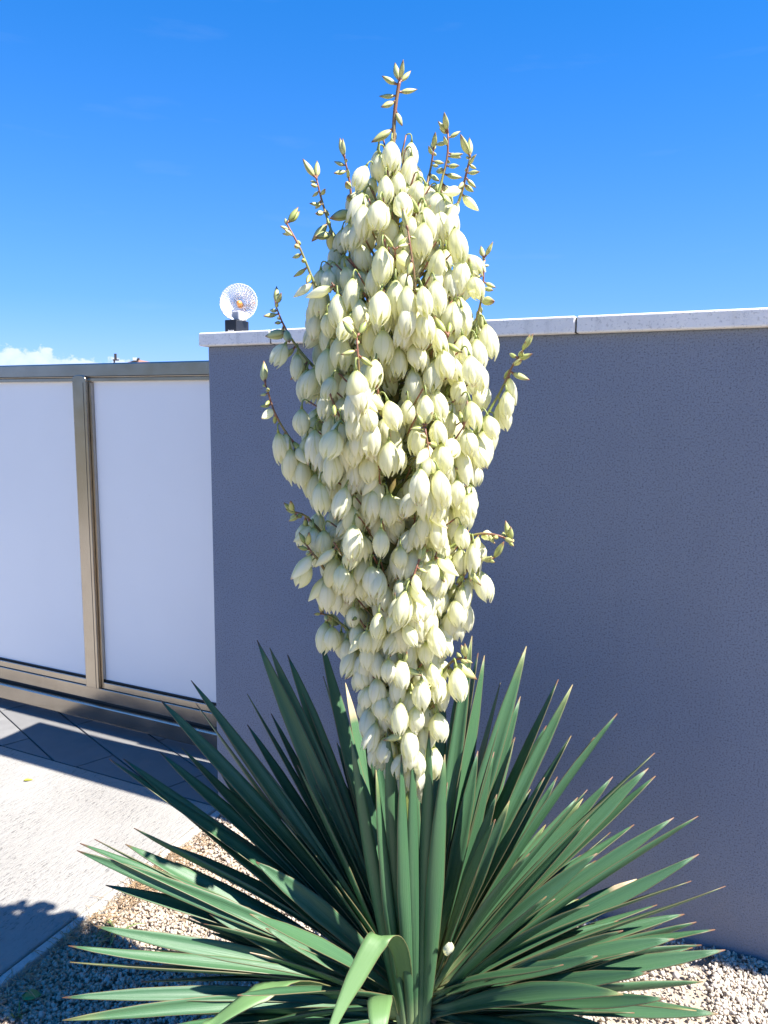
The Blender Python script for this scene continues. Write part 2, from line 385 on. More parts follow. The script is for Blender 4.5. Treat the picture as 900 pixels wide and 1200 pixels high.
# pavers between the concrete and the gate, laid askew to the gate
pav = sheet('paving', [(-8.5, 0), (-1.0, 0), (-1.0, 1.24), (-8.5, 1.24)], -.022, M_JOINT)
def clip(poly, f):
    out = []
    for i in range(len(poly)):
        a, b = poly[i], poly[(i + 1) % len(poly)]; fa, fb = f(a), f(b)
        if fa >= 0: out.append(a)
        if (fa >= 0) != (fb >= 0):
            t = fa / (fa - fb); out.append((a[0] + (b[0] - a[0]) * t, a[1] + (b[1] - a[1]) * t))
    return out
PA = rad(-21.4); ca, sa = math.cos(PA), math.sin(PA); PWID, PLEN, GAP = .436, .872, .0035
for i in range(-12, 14):
    for j in range(-10, 12):
        off = (i % 2) * PLEN * .5
        x0, x1 = j * PLEN + off + GAP, (j + 1) * PLEN + off - GAP; y0, y1 = i * PWID * .5 + GAP, (i + 1) * PWID * .5 - GAP
        q = [(-3.333 + x * ca - y * sa, .272 + x * sa + y * ca) for x, y in ((x0, y0), (x1, y0), (x1, y1), (x0, y1))]
        for f in (lambda p: p[1] - .002, lambda p: 1.235 - p[1], lambda p: p[0] + 5.2, lambda p: -1.02 - p[0]):
            if len(q) >= 3: q = clip(q, f)
        if len(q) < 3: continue
        ar = abs(sum(q[k][0] * q[(k + 1) % len(q)][1] - q[(k + 1) % len(q)][0] * q[k][1] for k in range(len(q)))) / 2
        if ar < .002: continue
        n = len(q); dz = R_.uniform(-.0012, .0012)
        V = [W(s, o, -.05) for s, o in q] + [W(s, o, -.003 + dz) for s, o in q]
        F = [tuple(range(n, 2 * n))] + [(k, (k + 1) % n, n + (k + 1) % n, n + k) for k in range(n)]
        cx = sum(p[0] for p in q) / n; cy = sum(p[1] for p in q) / n
        obj('paver', V, F, M_PAVER, parent=pav, origin=W(cx, cy, -.05), rz=ZS, bevel=.0025)

# ------------------------------------------------------------------ rendered wall with stone coping
WS0, WS1, WT, WH = -1.74, 5.2, .298, 1.779
wall = empty('garden_wall', W(1, 0, 0), ZS, label='dark grey rendered garden wall with pale stone coping behind the plant', cat='wall')
obj('wall_body', wbox(WS0, WS1, 0, WT, -.2, WH), BOXF, M_PLASTER, wall, bevel=.006)
cuts = [WS0 - .024, -1.455, -.42, 1.08, 2.58, 4.08, WS1 + .02]
for a, b in zip(cuts[:-1], cuts[1:]):
    dz = R_.uniform(-.001, .001)
    obj('coping_stone', wbox(a + .0018, b - .0018, -.025, WT + .016, WH - .001, 1.826 + dz), BOXF, M_STONE, wall, origin=W((a + b) / 2, WT / 2, WH), rz=ZS, bevel=.005)
obj('joint_mortar', *merge([(wbox(c - .003, c + .003, -.021, WT + .012, WH, 1.822), BOXF) for c in cuts[1:-1]]), M_JOINT, wall)

# ------------------------------------------------------------------ sliding gate behind the wall
G0, GT = .345, 1.757                                # face of the frame, top
gate = empty('sliding_gate', W(-3.3, G0, 0), ZS, label='sliding gate with milky white panels in a bronze metal frame', cat='gate')
GS0, GS1 = -7.3, .45
ZB = .135
def gbox(name, a, mat=M_METAL, parent=gate, bevel=.003, **k): return obj(name, wbox(*a), BOXF, mat, parent, bevel=bevel, **k)
tr = gbox('top_rail', (GS0, GS1, G0, G0 + .06, GT - .064, GT), bevel=.006)
gbox('rail_groove', (GS0, GS1, G0 - .0012, G0 + .01, GT - .0605, GT - .057), M_RUB, tr, bevel=0)
gbox('rail_lip', (GS0, GS1, G0 + .006, G0 + .05, GT - .083, GT - .066), parent=tr, bevel=.002)
br = gbox('bottom_rail', (GS0, GS1, G0, G0 + .06, ZB, ZB + .065), bevel=.003)
gbox('seal_strip', (GS0, GS1, G0 + .004, G0 + .05, ZB - .012, ZB - .001), M_RUB, br, bevel=0)
gb = gbox('guide_beam', (GS0, GS1, G0 - .028, G0 + .085, .038, ZB - .012), bevel=.008)
POSTS = [-5.82, -4.28, -2.742, -1.205, .33]
PW, BD = .084, .015
for ps in POSTS:
    # face plate with a rounded top lapping over the top rail
    prof = [(-PW / 2, ZB + .066)] + [(PW / 2, ZB + .066)]
    ztop = GT - .052
    for k in range(13):
        q = math.pi * k / 12; prof.append((PW / 2 * math.cos(q), ztop - .022 + .022 * math.sin(q)))
    n = len(prof)
    V = [W(ps + a, G0 - .012, z) for a, z in prof] + [W(ps + a, G0 + .05, z) for a, z in prof]
    F = [tuple(range(n))[::1], tuple(range(2 * n - 1, n - 1, -1))] + [(k, n + k, n + (k + 1) % n, (k + 1) % n) for k in range(n)]
    po = obj('post', V, F, M_METAL, gate, bevel=.003)
    for d in (.0265,):
        gbox('post_groove', (ps + d - .0011, ps + d + .0011, G0 - .0128, G0, ZB + .07, ztop - .035), M_RUB, po, bevel=0)
    for sg in (-1, 1):
        e0 = ps + sg * (PW / 2 + .0015); e1 = ps + sg * (PW / 2 + BD)
        gbox('glazing_bead', (min(e0, e1), max(e0, e1), G0 + .004, G0 + .045, ZB + .068, GT - .085), parent=po, bevel=.002)
for a, b in zip([GS0 - .06] + POSTS, POSTS):
    s0, s1 = a + PW / 2 + BD + .001, b - PW / 2 - BD - .001
    pn = gbox('panel', (s0, s1, G0 + .022, G0 + .034, ZB + .072, GT - .078), M_OPAL, bevel=0)
    gbox('panel_bead', (s0, s1, G0 + .004, G0 + .0445, ZB + .0665, ZB + .099), parent=pn, bevel=.003)
    gbox('panel_seal', (s0, s1, G0 + .016, G0 + .021, ZB + .0995, ZB + .107), M_RUB, pn, bevel=0)

# ------------------------------------------------------------------ lamp on the coping
def mat_lens():
    M = Mat('clear_ribbed_lens'); v = M.coord(); g = M.noise(v, 60, 3)
    M.set(Base_Color=(.95, .95, .95), Roughness=M.rng(g, .3, .7, .04, .12)); M.p.inputs['Transmission Weight'].default_value = .62; M.p.inputs['IOR'].default_value = 1.4
    return M
M_LENS = mat_lens(); M_BLACK = plain('black_lamp_body', (.012, .013, .016), .38); M_GREY = plain('grey_lamp_socket', (.45, .45, .47), .5)
M_AMBER = plain('amber_element', (.75, .30, .06), .35); M_MARK = plain('pale_print', (.6, .6, .62), .6)
LS = -1.655; LO = .055; LZ = 1.826
lamp = empty('garden_lamp', W(LS, LO, LZ), ZS, label='small lamp with a clear ribbed round lens on a black box, on the coping', cat='lamp')
def lframe(x, y, z): return W(LS + x, LO + y, LZ + z)
def lbox(x0, x1, y0, y1, z0, z1): return wbox(LS + x0, LS + x1, LO + y0, LO + y1, LZ + z0, LZ + z1)
bs = obj('base', lbox(-.027, .023, -.03, .048, 0, .047), BOXF, M_BLACK, lamp, bevel=.002)
# pale lettering, too small to read in the photograph: a row of short strokes
st = []
for k, (w_, h_) in enumerate([(.004, .006), (.003, .0045), (.004, .0045), (.003, .0045), (.004, .0045)]):
    x = -.012 + k * .0052
    st.append((lbox(x, x + w_ * .35, -.0312, -.0298, .006, .006 + h_), BOXF)); st.append((lbox(x + w_ * .5, x + w_ * .8, -.0312, -.0298, .006, .006 + h_ * .75), BOXF))
obj('print_mark', *merge(st), M_MARK, bs)
TILT = rad(-8); LC = (.004, .014, .112); LR = .067
TURN = rad(24)
def ldisc(r, q, d):
    x, z, y = r * math.cos(q), r * math.sin(q), d
    y, z = y * math.cos(TILT) - z * math.sin(TILT), y * math.sin(TILT) + z * math.cos(TILT)
    x, y = x * math.cos(TURN) - y * math.sin(TURN), x * math.sin(TURN) + y * math.cos(TURN)
    return lframe(LC[0] + x, LC[1] + y, LC[2] + z)
prof = [(.008, .030), (.022, .027), (.036, .018), (.050, .006), (.0605, -.004), (.067, -.006), (.0685, -.003), (.066, .000), (.052, .010), (.037, .022), (.022, .031), (.008, .034)]
V, F = [], []; NS = 72
for i, (r, d) in enumerate(prof):
    for k in range(NS):
        rib = 1 + (.012 if k % 2 else -.012) * (r > .02)
        V.append(ldisc(r, 2 * math.pi * k / NS, d + (.0012 if k % 2 else -.0012) * (1 if .02 < r < .064 else 0)))
for i in range(len(prof)):
    j = (i + 1) % len(prof)
    for k in range(NS): F.append((i * NS + k, i * NS + (k + 1) % NS, j * NS + (k + 1) % NS, j * NS + k))
ln = obj('lens', V, F, M_LENS, lamp)
# rings of small prisms on the lens
pr = []
for r, nb in ((.026, 30), (.034, 36), (.042, 42), (.050, 46), (.0575, 52)):
    dd = np.interp(r, [.022, .036, .050, .0605], [.027, .018, .006, -.004])
    for k in range(nb):
        q = 2 * math.pi * k / nb; h_ = .0021
        c = [ldisc(r + a, q + b / r, dd - e) for a, b, e in ((-h_, 0, 0), (0, h_ * .55, 0), (h_, 0, 0), (0, -h_ * .55, 0), (0, 0, .003))]
        pr.append((c, [(0, 1, 4), (1, 2, 4), (2, 3, 4), (3, 0, 4), (3, 2, 1, 0)]))
obj('lens_prism', *merge(pr), M_LENS, ln)
V, F = tube([ldisc(0, 0, .034), ldisc(0, 0, .006), ldisc(0, 0, .002), ldisc(0, 0, -.001)], [.011, .010, .007, .002], 12); obj('light_element', V, F, M_AMBER, lamp, smooth=False)
V, F = tube([ldisc(.067, q, -.0035) for q in np.linspace(0, 2 * math.pi, 64)], [.0022] * 64, 6, False); obj('lens_rim', V, F, M_LENS, lamp, smooth=True)
obj('socket', lbox(-.016, .018, -.004, .03, .047, .082), BOXF, M_GREY, lamp, bevel=.005)
obj('rear_housing', lbox(-.008, .016, .03, .046, .047, .075), BOXF, M_GREY, lamp, bevel=.004)

# ------------------------------------------------------------------ house far beyond the gate
M_TILE = plain('faded_red_tile', (.42, .22, .17), .8); M_HWALL = plain('pale_house_render', (.62, .60, .56), .9); M_FASC = plain('white_fascia', (.80, .80, .80), .6); M_DARK = plain('dark_soffit', (.06, .05, .05), .8); M_PANE = plain('dark_window_glass', (.03, .035, .04), .1)
HY = 60.0
hp = at_y(161, 421.0, HY); hl = at_y(139, 428.0, HY)
house = empty('distant_house', Vector((hp.x - 4, HY, -.12)), 0, label='distant house with a low red roof showing above the gate', cat='house')
def hbox(x0, x1, y0, y1, z0, z1):
    return [Vector(p) for p in ((x0, y0, z0), (x1, y0, z0), (x1, y1, z0), (x0, y1, z0), (x0, y0, z1), (x1, y0, z1), (x1, y1, z1), (x0, y1, z1))]
sl = (hp.z - hl.z) / (hp.x - hl.x); rx0, rx1 = hp.x - 9, hp.x
obj('wall', hbox(rx0 + .5, rx1 - .6, HY + .4, HY + 7, -.12, hp.z - 9 * sl - .3), BOXF, M_HWALL, house)
V = [Vector((x, y, hp.z + (x - hp.x) * sl - t)) for t in (.22, 0) for x, y in ((rx0, HY), (rx1, HY), (rx1, HY + 7.5), (rx0, HY + 7.5))]
rf = obj('roof', V, BOXF, M_TILE, house)
obj('upper_wall', hbox(rx1 - 3.4, rx1 - .7, HY + .5, HY + 6.9, -.12, hp.z - 3.4 * sl - .3), BOXF, M_HWALL, house)
obj('fascia', hbox(rx1 - .35, rx1 - .05, HY - .06, HY - .01, hp.z - .1, hp.z + .13), BOXF, M_FASC, rf)
obj('soffit', [Vector((rx1 - 1.5, HY - .05, hp.z - .72)), Vector((rx1 - 1.1, HY - .05, hp.z - .72)), Vector((rx1 + .12, HY - .05, hp.z - .02)), Vector((rx1 + .12, HY - .05, hp.z + .12)), Vector((rx1 - 1.5, HY + .2, hp.z - .72)), Vector((rx1 - 1.1, HY + .2, hp.z - .72)), Vector((rx1 + .12, HY + .2, hp.z - .02)), Vector((rx1 + .12, HY + .2, hp.z + .12))], [(0, 1, 2, 3), (7, 6, 5, 4), (0, 4, 5, 1), (1, 5, 6, 2), (2, 6, 7, 3), (3, 7, 4, 0)], M_DARK, rf)
for k in range(3):
    wn_ = obj('window', hbox(rx0 + 1.2 + k * 2.3, rx0 + 2.3 + k * 2.3, HY + .36, HY + .42, 1.0, 2.2), BOXF, M_FASC, house)
    obj('pane', hbox(rx0 + 1.28 + k * 2.3, rx0 + 2.22 + k * 2.3, HY + .33, HY + .37, 1.08, 2.12), BOXF, M_PANE, wn_)
pt_, pm = at_y(133.5, 414, HY), at_y(132, 421.5, HY)
V, F = merge([(hbox(pm.x - .05, pm.x + .05, HY + .3, HY + .4, 3.0, pt_.z - .5), BOXF), (hbox(pm.x - .10, pm.x + .38, HY + .28, HY + .36, pm.z - .05, pm.z + .05), BOXF), (hbox(pm.x + .02, pm.x + .2, HY + .3, HY + .4, pt_.z - .55, pt_.z), BOXF)])
obj('antenna_mast', V, F, M_DARK, house)

# ------------------------------------------------------------------ gravel
def icosa():
    t = (1 + 5 ** .5) / 2
    v = np.array([(-1, t, 0), (1, t, 0), (-1, -t, 0), (1, -t, 0), (0, -1, t), (0, 1, t), (0, -1, -t), (0, 1, -t), (t, 0, -1), (t, 0, 1), (-t, 0, -1), (-t, 0, 1)], float)
    f = np.array([(0, 11, 5), (0, 5, 1), (0, 1, 7), (0, 7, 10), (0, 10, 11), (1, 5, 9), (5, 11, 4), (11, 10, 2), (10, 7, 6), (7, 1, 8), (3, 9, 4), (3, 4, 2), (3, 2, 6), (3, 6, 8), (3, 8, 9), (4, 9, 5), (2, 4, 11), (6, 2, 10), (8, 6, 7), (9, 8, 1)])
    return v / np.linalg.norm(v[0]), f
def bulk_mesh(name, V, F, mats, colr=None):
    me = bpy.data.meshes.new(name); nv, nf, k = len(V), len(F), F.shape[1]
    me.vertices.add(nv); me.vertices.foreach_set('co', V.astype(np.float32).ravel())
    me.loops.add(nf * k); me.loops.foreach_set('vertex_index', F.astype(np.int32).ravel())
    me.polygons.add(nf); me.polygons.foreach_set('loop_start', np.arange(0, nf * k, k, dtype=np.int32))
    me.update(calc_edges=True)
    if colr is not None:
        a = me.color_attributes.new('tint', 'FLOAT_COLOR', 'POINT'); a.data.foreach_set('color', colr.astype(np.float32).ravel())
    me.materials.append(mats.m); return me
def pebbles(n, s0, s1, o0, o1, size):
    v, f = icosa()
    s = N_.uniform(s0, s1, n); o = N_.uniform(o0, o1, n)
    sz = size * np.exp(N_.normal(0, .28, n)); sc = sz[:, None] * np.stack([N_.uniform(.8, 1.5, n), N_.uniform(.7, 1.1, n), N_.uniform(.5, .85, n)], 1)
    J = 1 + N_.uniform(-.24, .24, (n, 12, 1))
    P = v[None] * J * sc[:, None, :]
    q = N_.normal(size=(n, 4)); q /= np.linalg.norm(q, axis=1)[:, None]; w, x, y, z = q.T
    Rm = np.stack([1 - 2 * (y * y + z * z), 2 * (x * y - z * w), 2 * (x * z + y * w), 2 * (x * y + z * w), 1 - 2 * (x * x + z * z), 2 * (y * z - x * w), 2 * (x * z - y * w), 2 * (y * z + x * w), 1 - 2 * (x * x + y * y)], 1).reshape(n, 3, 3)
    P = np.einsum('nij,nkj->nki', Rm, P)
    swell = .012 * np.clip((o + .45) / .45, 0, 1) + .004 * np.sin(s * 9 + o * 5)
    z0 = -.027 + sz * .55 + N_.uniform(0, .011, n) + swell
    P += np.stack([s, o, z0], 1)[:, None, :]
    Fa = (f[None] + (np.arange(n) * 12)[:, None, None]).reshape(-1, 3)
    base = np.array([(.57, .50, .41), (.52, .44, .35), (.62, .56, .48), (.42, .35, .28), (.53, .48, .43), (.33, .26, .20)])
    c = base[N_.choice(6, n, p=[.3, .22, .2, .12, .11, .05])] * N_.uniform(.85, 1.08, (n, 1))
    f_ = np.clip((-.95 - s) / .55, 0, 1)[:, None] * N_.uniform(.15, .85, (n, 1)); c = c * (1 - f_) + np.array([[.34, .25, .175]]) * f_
    C = np.concatenate([np.repeat(c, 12, 0), np.ones((n * 12, 1))], 1)
    return P.reshape(-1, 3), Fa, C
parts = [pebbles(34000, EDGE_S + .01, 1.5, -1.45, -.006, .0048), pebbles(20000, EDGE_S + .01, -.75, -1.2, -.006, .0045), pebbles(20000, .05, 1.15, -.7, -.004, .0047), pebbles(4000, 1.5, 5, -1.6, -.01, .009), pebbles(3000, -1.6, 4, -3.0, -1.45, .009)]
Vv, Ff, Cc, off = [], [], [], 0
for a, b, c in parts: Vv.append(a); Ff.append(b + off); Cc.append(c); off += len(a)
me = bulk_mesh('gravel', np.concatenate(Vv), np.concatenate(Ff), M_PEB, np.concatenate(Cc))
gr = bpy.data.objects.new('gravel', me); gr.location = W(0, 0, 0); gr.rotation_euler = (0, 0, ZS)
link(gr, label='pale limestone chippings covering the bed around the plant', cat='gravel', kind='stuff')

# dry straw lying along the edge of the concrete
st = []
def so_of(P): return P.dot(U), P.dot(BK) - DW
for k in range(1500):
    o = -.30 - abs(R_.gauss(0, 1)) * .24 if R_.random() < .75 else R_.uniform(-1.2, -.15)
    s = EDGE_S + abs(R_.gauss(0, .055)) + .004
    if math.sin(o * 23) + .6 * math.sin(o * 61 + 2) < -.35 and R_.random() < .6: continue
    if R_.random() < .22: s += R_.uniform(0, .5)
    a = R_.uniform(0, math.pi); L = R_.uniform(.015, .06) * (1.9 if R_.random() < .08 else 1); z = R_.uniform(-.012, .006)
    d = Vector((math.cos(a), math.sin(a), 0)) * L; c = W(s, o, z); mid = c + d * .5 + Vector((R_.uniform(-.005, .005), R_.uniform(-.005, .005), R_.uniform(0, .008)))
    st.append(tube([c, mid, c + d + Vector((0, 0, R_.uniform(-.004, .006)))], [.0009, .0011, .0006], 3))
obj('dry_straw', *merge(st), M_STRAW, origin=W(EDGE_S, -.5, 0), label='dry brown straw and needles strewn along the concrete edge', cat='straw', kind='stuff')

def blade(base, d, L, w, droop, n=5):
    d = Vector(d).normalized(); side = d.cross(Vector((0, 0, 1))); side = side.normalized() if side.length > 1e-3 else Vector((1, 0, 0))
    V = []
    for i in range(n + 1):
        t = i / n; p = Vector(base) + d * L * t + Vector((0, 0, -droop * t * t)); ww = w * (1 - t) ** .6 * (.5 + min(t * 3, .5))
        V += [p - side * ww, p + Vector((0, 0, -ww * .3)), p + side * ww]
    return V, [q for i in range(n) for q in ((3 * i, 3 * i + 1, 3 * i + 4, 3 * i + 3), (3 * i + 1, 3 * i + 2, 3 * i + 5, 3 * i + 4))]
def weed(px, py, nb, L, label, w=.0028):
    b = on_ground(px, py, -.015); e = empty('weed', b, 0, label=label, cat='weed')
    for k in range(nb):
        a = R_.uniform(0, 2 * math.pi); t = R_.uniform(.5, 1.3)
        V, F = blade(b + Vector((R_.uniform(-.006, .006), R_.uniform(-.006, .006), -.006)), (math.cos(a) * math.cos(t), math.sin(a) * math.cos(t), math.sin(t)), L * R_.uniform(.6, 1.1), w, L * .45)
        obj('blade', V, F, M_WEED, e, smooth=True)
weed(137, 1092, 16, .115, 'small green grassy weed by the corner of the sunlit concrete', .0042)
weed(112, 1103, 12, .06, 'low weed tuft in shade against the concrete edge')
weed(20, 1190, 9, .06, 'tiny weed tuft in the shaded gravel near the fallen leaf')
def flat_leaf(name, P, L, w, ang, mat, lift=.004, **k):
    V, n = [], 7
    for i in range(n + 1):
        t = i / n; ww = w * math.sin(math.pi * t ** .8) ** .8 + .0004
        x = (t - .5) * L
        for q in (-1, 0, 1):
            V.append(P + Vector((x * math.cos(ang) - q * ww * math.sin(ang), x * math.sin(ang) + q * ww * math.cos(ang), lift * (abs(q) + .35 * math.sin(5 * t)) + .001)))
    F = [q for i in range(n) for q in ((3 * i, 3 * i + 1, 3 * i + 4, 3 * i + 3), (3 * i + 1, 3 * i + 2, 3 * i + 5, 3 * i + 4))]
    o = obj(name, V, F, mat, smooth=True, **k); s = o.modifiers.new('thickness', 'SOLIDIFY'); s.thickness = .0006; return o
M_YEL = plain('yellowing_leaf', (.42, .40, .05), .5); M_GRN = plain('broad_green_leaf', (.10, .24, .06), .5)
flat_leaf('fallen_leaf', on_ground(33, 915), .034, .008, .3, M_YEL, label='tiny yellow fallen leaf on the white concrete', cat='leaf')
flat_leaf('fallen_leaf', on_ground(37, 1168, -.012), .05, .019, .1, M_GRN, label='broad green fallen leaf lying on the shaded gravel', cat='leaf')

# ------------------------------------------------------------------ the yucca
YB = Vector((0.088, 1.51, -.03)); CROWN = Vector((.088, 1.51, .20))
yucca = empty('yucca_plant', YB, 0, label='flowering yucca with sword leaves and a tall spike of cream bells', cat='plant')
V, F = tube([YB, YB + Vector((0, 0, .10)), YB + Vector((.004, 0, .2)), CROWN + Vector((0, 0, .05))], [.062, .056, .05, .03], 14)
obj('trunk', V, F, M_BARK, yucca, smooth=True)

def leaf_mesh(path, wmax, upref, twist=0.0, base_w=.46, cup=.58, tipfrac=1.0):
    n = len(path); V, UVs, F = [], [], []
    cols = (-1, -.55, 0, .55, 1)
    for i, p in enumerate(path):
        t = i / (n - 1)
        tan = (path[min(i + 1, n - 1)] - path[max(i - 1, 0)]).normalized()
        up = (upref[i] if isinstance(upref, list) else upref); up = (up - tan * up.dot(tan)).normalized()
        up = Quaternion(tan, twist * t) @ up
        side = tan.cross(up).normalized()
        w = float(np.interp(t, [0, .12, .35, .58, .8, .93, 1.0], [base_w * 1.3, base_w, .80, 1.0, .74, .34, .015])) * wmax * .5
        k = cup * (1.25 - t * .75)
        for c in cols:
            V.append(p + side * (w * c) + up * (w * k * (abs(c) ** 1.4))); UVs.append((c * .5 + .5, t))
    for i in range(n - 1):
        for j in range(4):
            a = i * 5 + j; F.append((a, a + 1, a + 6, a + 5))
    return V, F, UVs
def add_leaf(path, w, upref, mat=None, **k):
    V, F, UVs = leaf_mesh(path, w, upref, **k)
    o = obj('leaf', V, F, mat or M_LEAF, yucca, UV=UVs, smooth=True)
    s = o.modifiers.new('thickness', 'SOLIDIFY'); s.thickness = .0016; s.offset = -1
    return o
def leaf_to(tip, w=.046, sag=.0, twist=0.0, zoff=0.0, roll=None):
    d = tip - CROWN; L = d.length; dn = d.normalized()
    hz = Vector((dn.x, dn.y, 0)); elv = math.atan2(dn.z, max(hz.length, 1e-4)); hz = hz.normalized() if hz.length > .02 else Vector((R_.uniform(-1, 1), R_.uniform(-1, 1), 0)).normalized()
    b = CROWN + hz * .028 + Vector((0, 0, zoff + .05 * math.sin(elv)))
    c1 = b + (dn * .5 + Vector((0, 0, .10)) + hz * .04).normalized() * L * .36
    c2 = b.lerp(tip, .68) + Vector((0, 0, sag))
    path = []
    for i in range(15):
        t = i / 14; q = 1 - t
        path.append(b * q ** 3 + c1 * 3 * q * q * t + c2 * 3 * q * t * t + tip * t ** 3)
    upref = (-hz * math.sin(elv) + Vector((0, 0, 1)) * math.cos(elv))
    upref = Quaternion(dn, R_.gauss(0, .45) if roll is None else roll) @ upref
    return add_leaf(path, w, upref, twist=twist)
def tip_at(px, py, L, far):
    d = pxray(px, py); oc = CAM - CROWN; b = d.dot(oc); c = oc.dot(oc) - L * L; D = b * b - c
    t = -b if D <= 0 else (-b + math.sqrt(D) if far else -b - math.sqrt(D))
    P = CAM + d * t
    if P.z < .015: P = on_ground(px, py, .015)
    so = so_of(P)
    if so[1] > -.03: P = P - BK * (so[1] + .03)
    return P
# (pixel of the tip, 1 = leans away from the camera, -1 = towards, 0 = sideways, length)
TIPS = [
 (73,1196,-1,.66),(82,1127,0,.66),(80,1108,0,.66),(73,1169,-1,.66),(111,1085,0,.66),(124,1037,0,.66),(90,997,0,.66),(94,988,0,.66),(111,983,1,.66),
 (147,989,0,.64),(157,970,1,.66),(182,985,1,.62),(226,943,1,.62),(128,889,0,.70),(145,889,1,.70),(188,882,1,.68),(213,876,1,.66),(188,820,0,.72),
 (224,797,0,.72),(230,824,1,.69),(237,815,1,.70),(301,750,0,.72),(316,759,1,.72),(290,813,1,.68),(290,849,1,.64),(318,836,1,.64),(337,767,1,.70),(342,778,0,.69),
 (330,807,1,.66),(375,745,1,.72),(379,792,0,.66),(405,800,1,.64),(454,854,-1,.62),(485,862,0,.62),(503,854,0,.62),(503,1004,-1,.44),(545,762,1,.70),(553,745,1,.72),(560,765,0,.70),(568,768,1,.70),
 (586,800,1,.68),(612,765,0,.72),(617,757,1,.72),(610,816,0,.68),(654,796,0,.72),(671,802,1,.72),(669,862,1,.66),(653,910,1,.62),(696,864,0,.68),(723,836,0,.72),
 (718,910,1,.66),(767,882,1,.72),(760,900,0,.70),(768,909,0,.70),(743,966,1,.66),(790,958,1,.70),(818,956,0,.71),(819,1001,1,.70),(810,1032,0,.66),(850,1038,0,.69),
 (802,1071,1,.64),(816,1080,1,.65),(838,1089,0,.66),(822,1107,1,.66),(850,1113,0,.67),(824,1150,0,.64),(816,1184,-1,.62),(842,1188,-1,.64),(746,1030,-1,.52),(643,1086,-1,.34),
 (770,1060,0,.62),(790,1100,-1,.6),(760,1140,-1,.6),(730,1165,-1,.56),(700,1120,-1,.5),(780,1170,-1,.6),(690,1060,-1,.52),(660,1130,-1,.46),(800,1130,0,.62),(620,1000,-1,.55),(640,1050,-1,.5),(580,960,-1,.56),(300,1010,-1,.52),(330,960,-1,.55),(370,920,-1,.56),(280,1060,-1,.48),
 (215,1075,-1,.5),(240,1120,-1,.46),(230,1160,-1,.46),(265,1095,-1,.42),(290,1140,-1,.38),(190,1130,-1,.52),(175,1095,0,.56),(250,1045,-1,.5),(165,1150,0,.56),(205,1180,-1,.5),
 (255,900,1,.62),(270,960,-1,.56),(205,1010,-1,.62),(170,1050,-1,.62),(350,880,-1,.60),(395,870,-1,.60),(420,830,0,.62),(560,880,-1,.60),(610,890,-1,.60),(690,960,-1,.60),(640,850,0,.64),(700,1000,-1,.56),(730,1090,-1,.56),(520,800,1,.62),(465,820,1,.6),(430,790,1,.62)]
for (x, y, fr, L) in TIPS:
    if fr == 0:
        d = pxray(x, y); t = d.dot(CROWN - CAM); P = CAM + d * t
        v_ = P - CROWN
        if v_.length < L: P = tip_at(x, y, L, R_.random() < .6)
        if P.z < .015: P = on_ground(x, y, .015)
    else: P = tip_at(x, y, L, fr > 0)
    leaf_to(P, w=R_.uniform(.032, .045) * (.8 if y > 1080 and x < 300 else 1), sag=R_.uniform(-.012, .03), twist=R_.uniform(-.9, .9), zoff=R_.uniform(-.03, .03))
# leaves in the thick of the crown: behind, and low ones reaching towards the camera
for k in range(85):
    a = rad(R_.uniform(0, 180)); e = rad(R_.uniform(8, 76)); L = R_.uniform(.5, .66)
    P = CROWN + Vector((math.cos(a) * math.cos(e), math.sin(a) * math.cos(e), math.sin(e))) * L
    if so_of(P)[1] > -.03: P = P - BK * (so_of(P)[1] + .03)
    leaf_to(P, w=R_.uniform(.030, .042), twist=R_.uniform(-.7, .7), zoff=R_.uniform(-.02, .03))
for k in range(16):
    a = rad(R_.uniform(195, 345)); e = rad(R_.uniform(-14, 14)); L = R_.uniform(.48, .62)
    P = CROWN + Vector((math.cos(a) * math.cos(e), math.sin(a) * math.cos(e), math.sin(e))) * L
    leaf_to(P, w=R_.uniform(.042, .05), sag=.02, twist=R_.uniform(-.4, .4), zoff=R_.uniform(-.05, -.01))
for k in range(5):                                 # dead-low leaves lying out to the sides
    a = rad(R_.choice([R_.uniform(165, 215), R_.uniform(-35, 10)])); L = R_.uniform(.5, .62)
    P = CROWN + Vector((math.cos(a) * L, math.sin(a) * L, R_.uniform(-.17, -.05)))
    leaf_to(P, w=R_.uniform(.042, .05), sag=.03, twist=R_.uniform(-.4, .4), zoff=-.05)
for k in range(52):                                 # shorter leaves filling the shaded left and right flanks
    a = rad(R_.choice([R_.uniform(140, 222), R_.uniform(-38, 40)])); e = rad(R_.uniform(-8, 50)); L = R_.uniform(.40, .58)
    P = CROWN + Vector((math.cos(a) * math.cos(e), math.sin(a) * math.cos(e), math.sin(e))) * L
    leaf_to(P, w=R_.uniform(.030, .040), sag=.01, twist=R_.uniform(-.6, .6), zoff=R_.uniform(-.05, .02))
for (x, y, Y) in ((454, 854, 1.44), (484, 862, 1.43), (503, 856, 1.45), (440, 902, 1.42), (470, 885, 1.41), (521, 884, 1.43), (412, 868, 1.46)):   # upright leaves in front of the stalk
    T = at_y(x, y, Y); b = Vector((CROWN.x + (T.x - CROWN.x) * .25, CROWN.y - .045, CROWN.z - .02))
    add_leaf([b.lerp(T, i / 14) + Vector((0, -.02 * math.sin(math.pi * i / 14), 0)) for i in range(15)], R_.uniform(.028, .040), Vector((R_.uniform(-.7, .7), 1, 0)), twist=R_.uniform(-.8, .8))
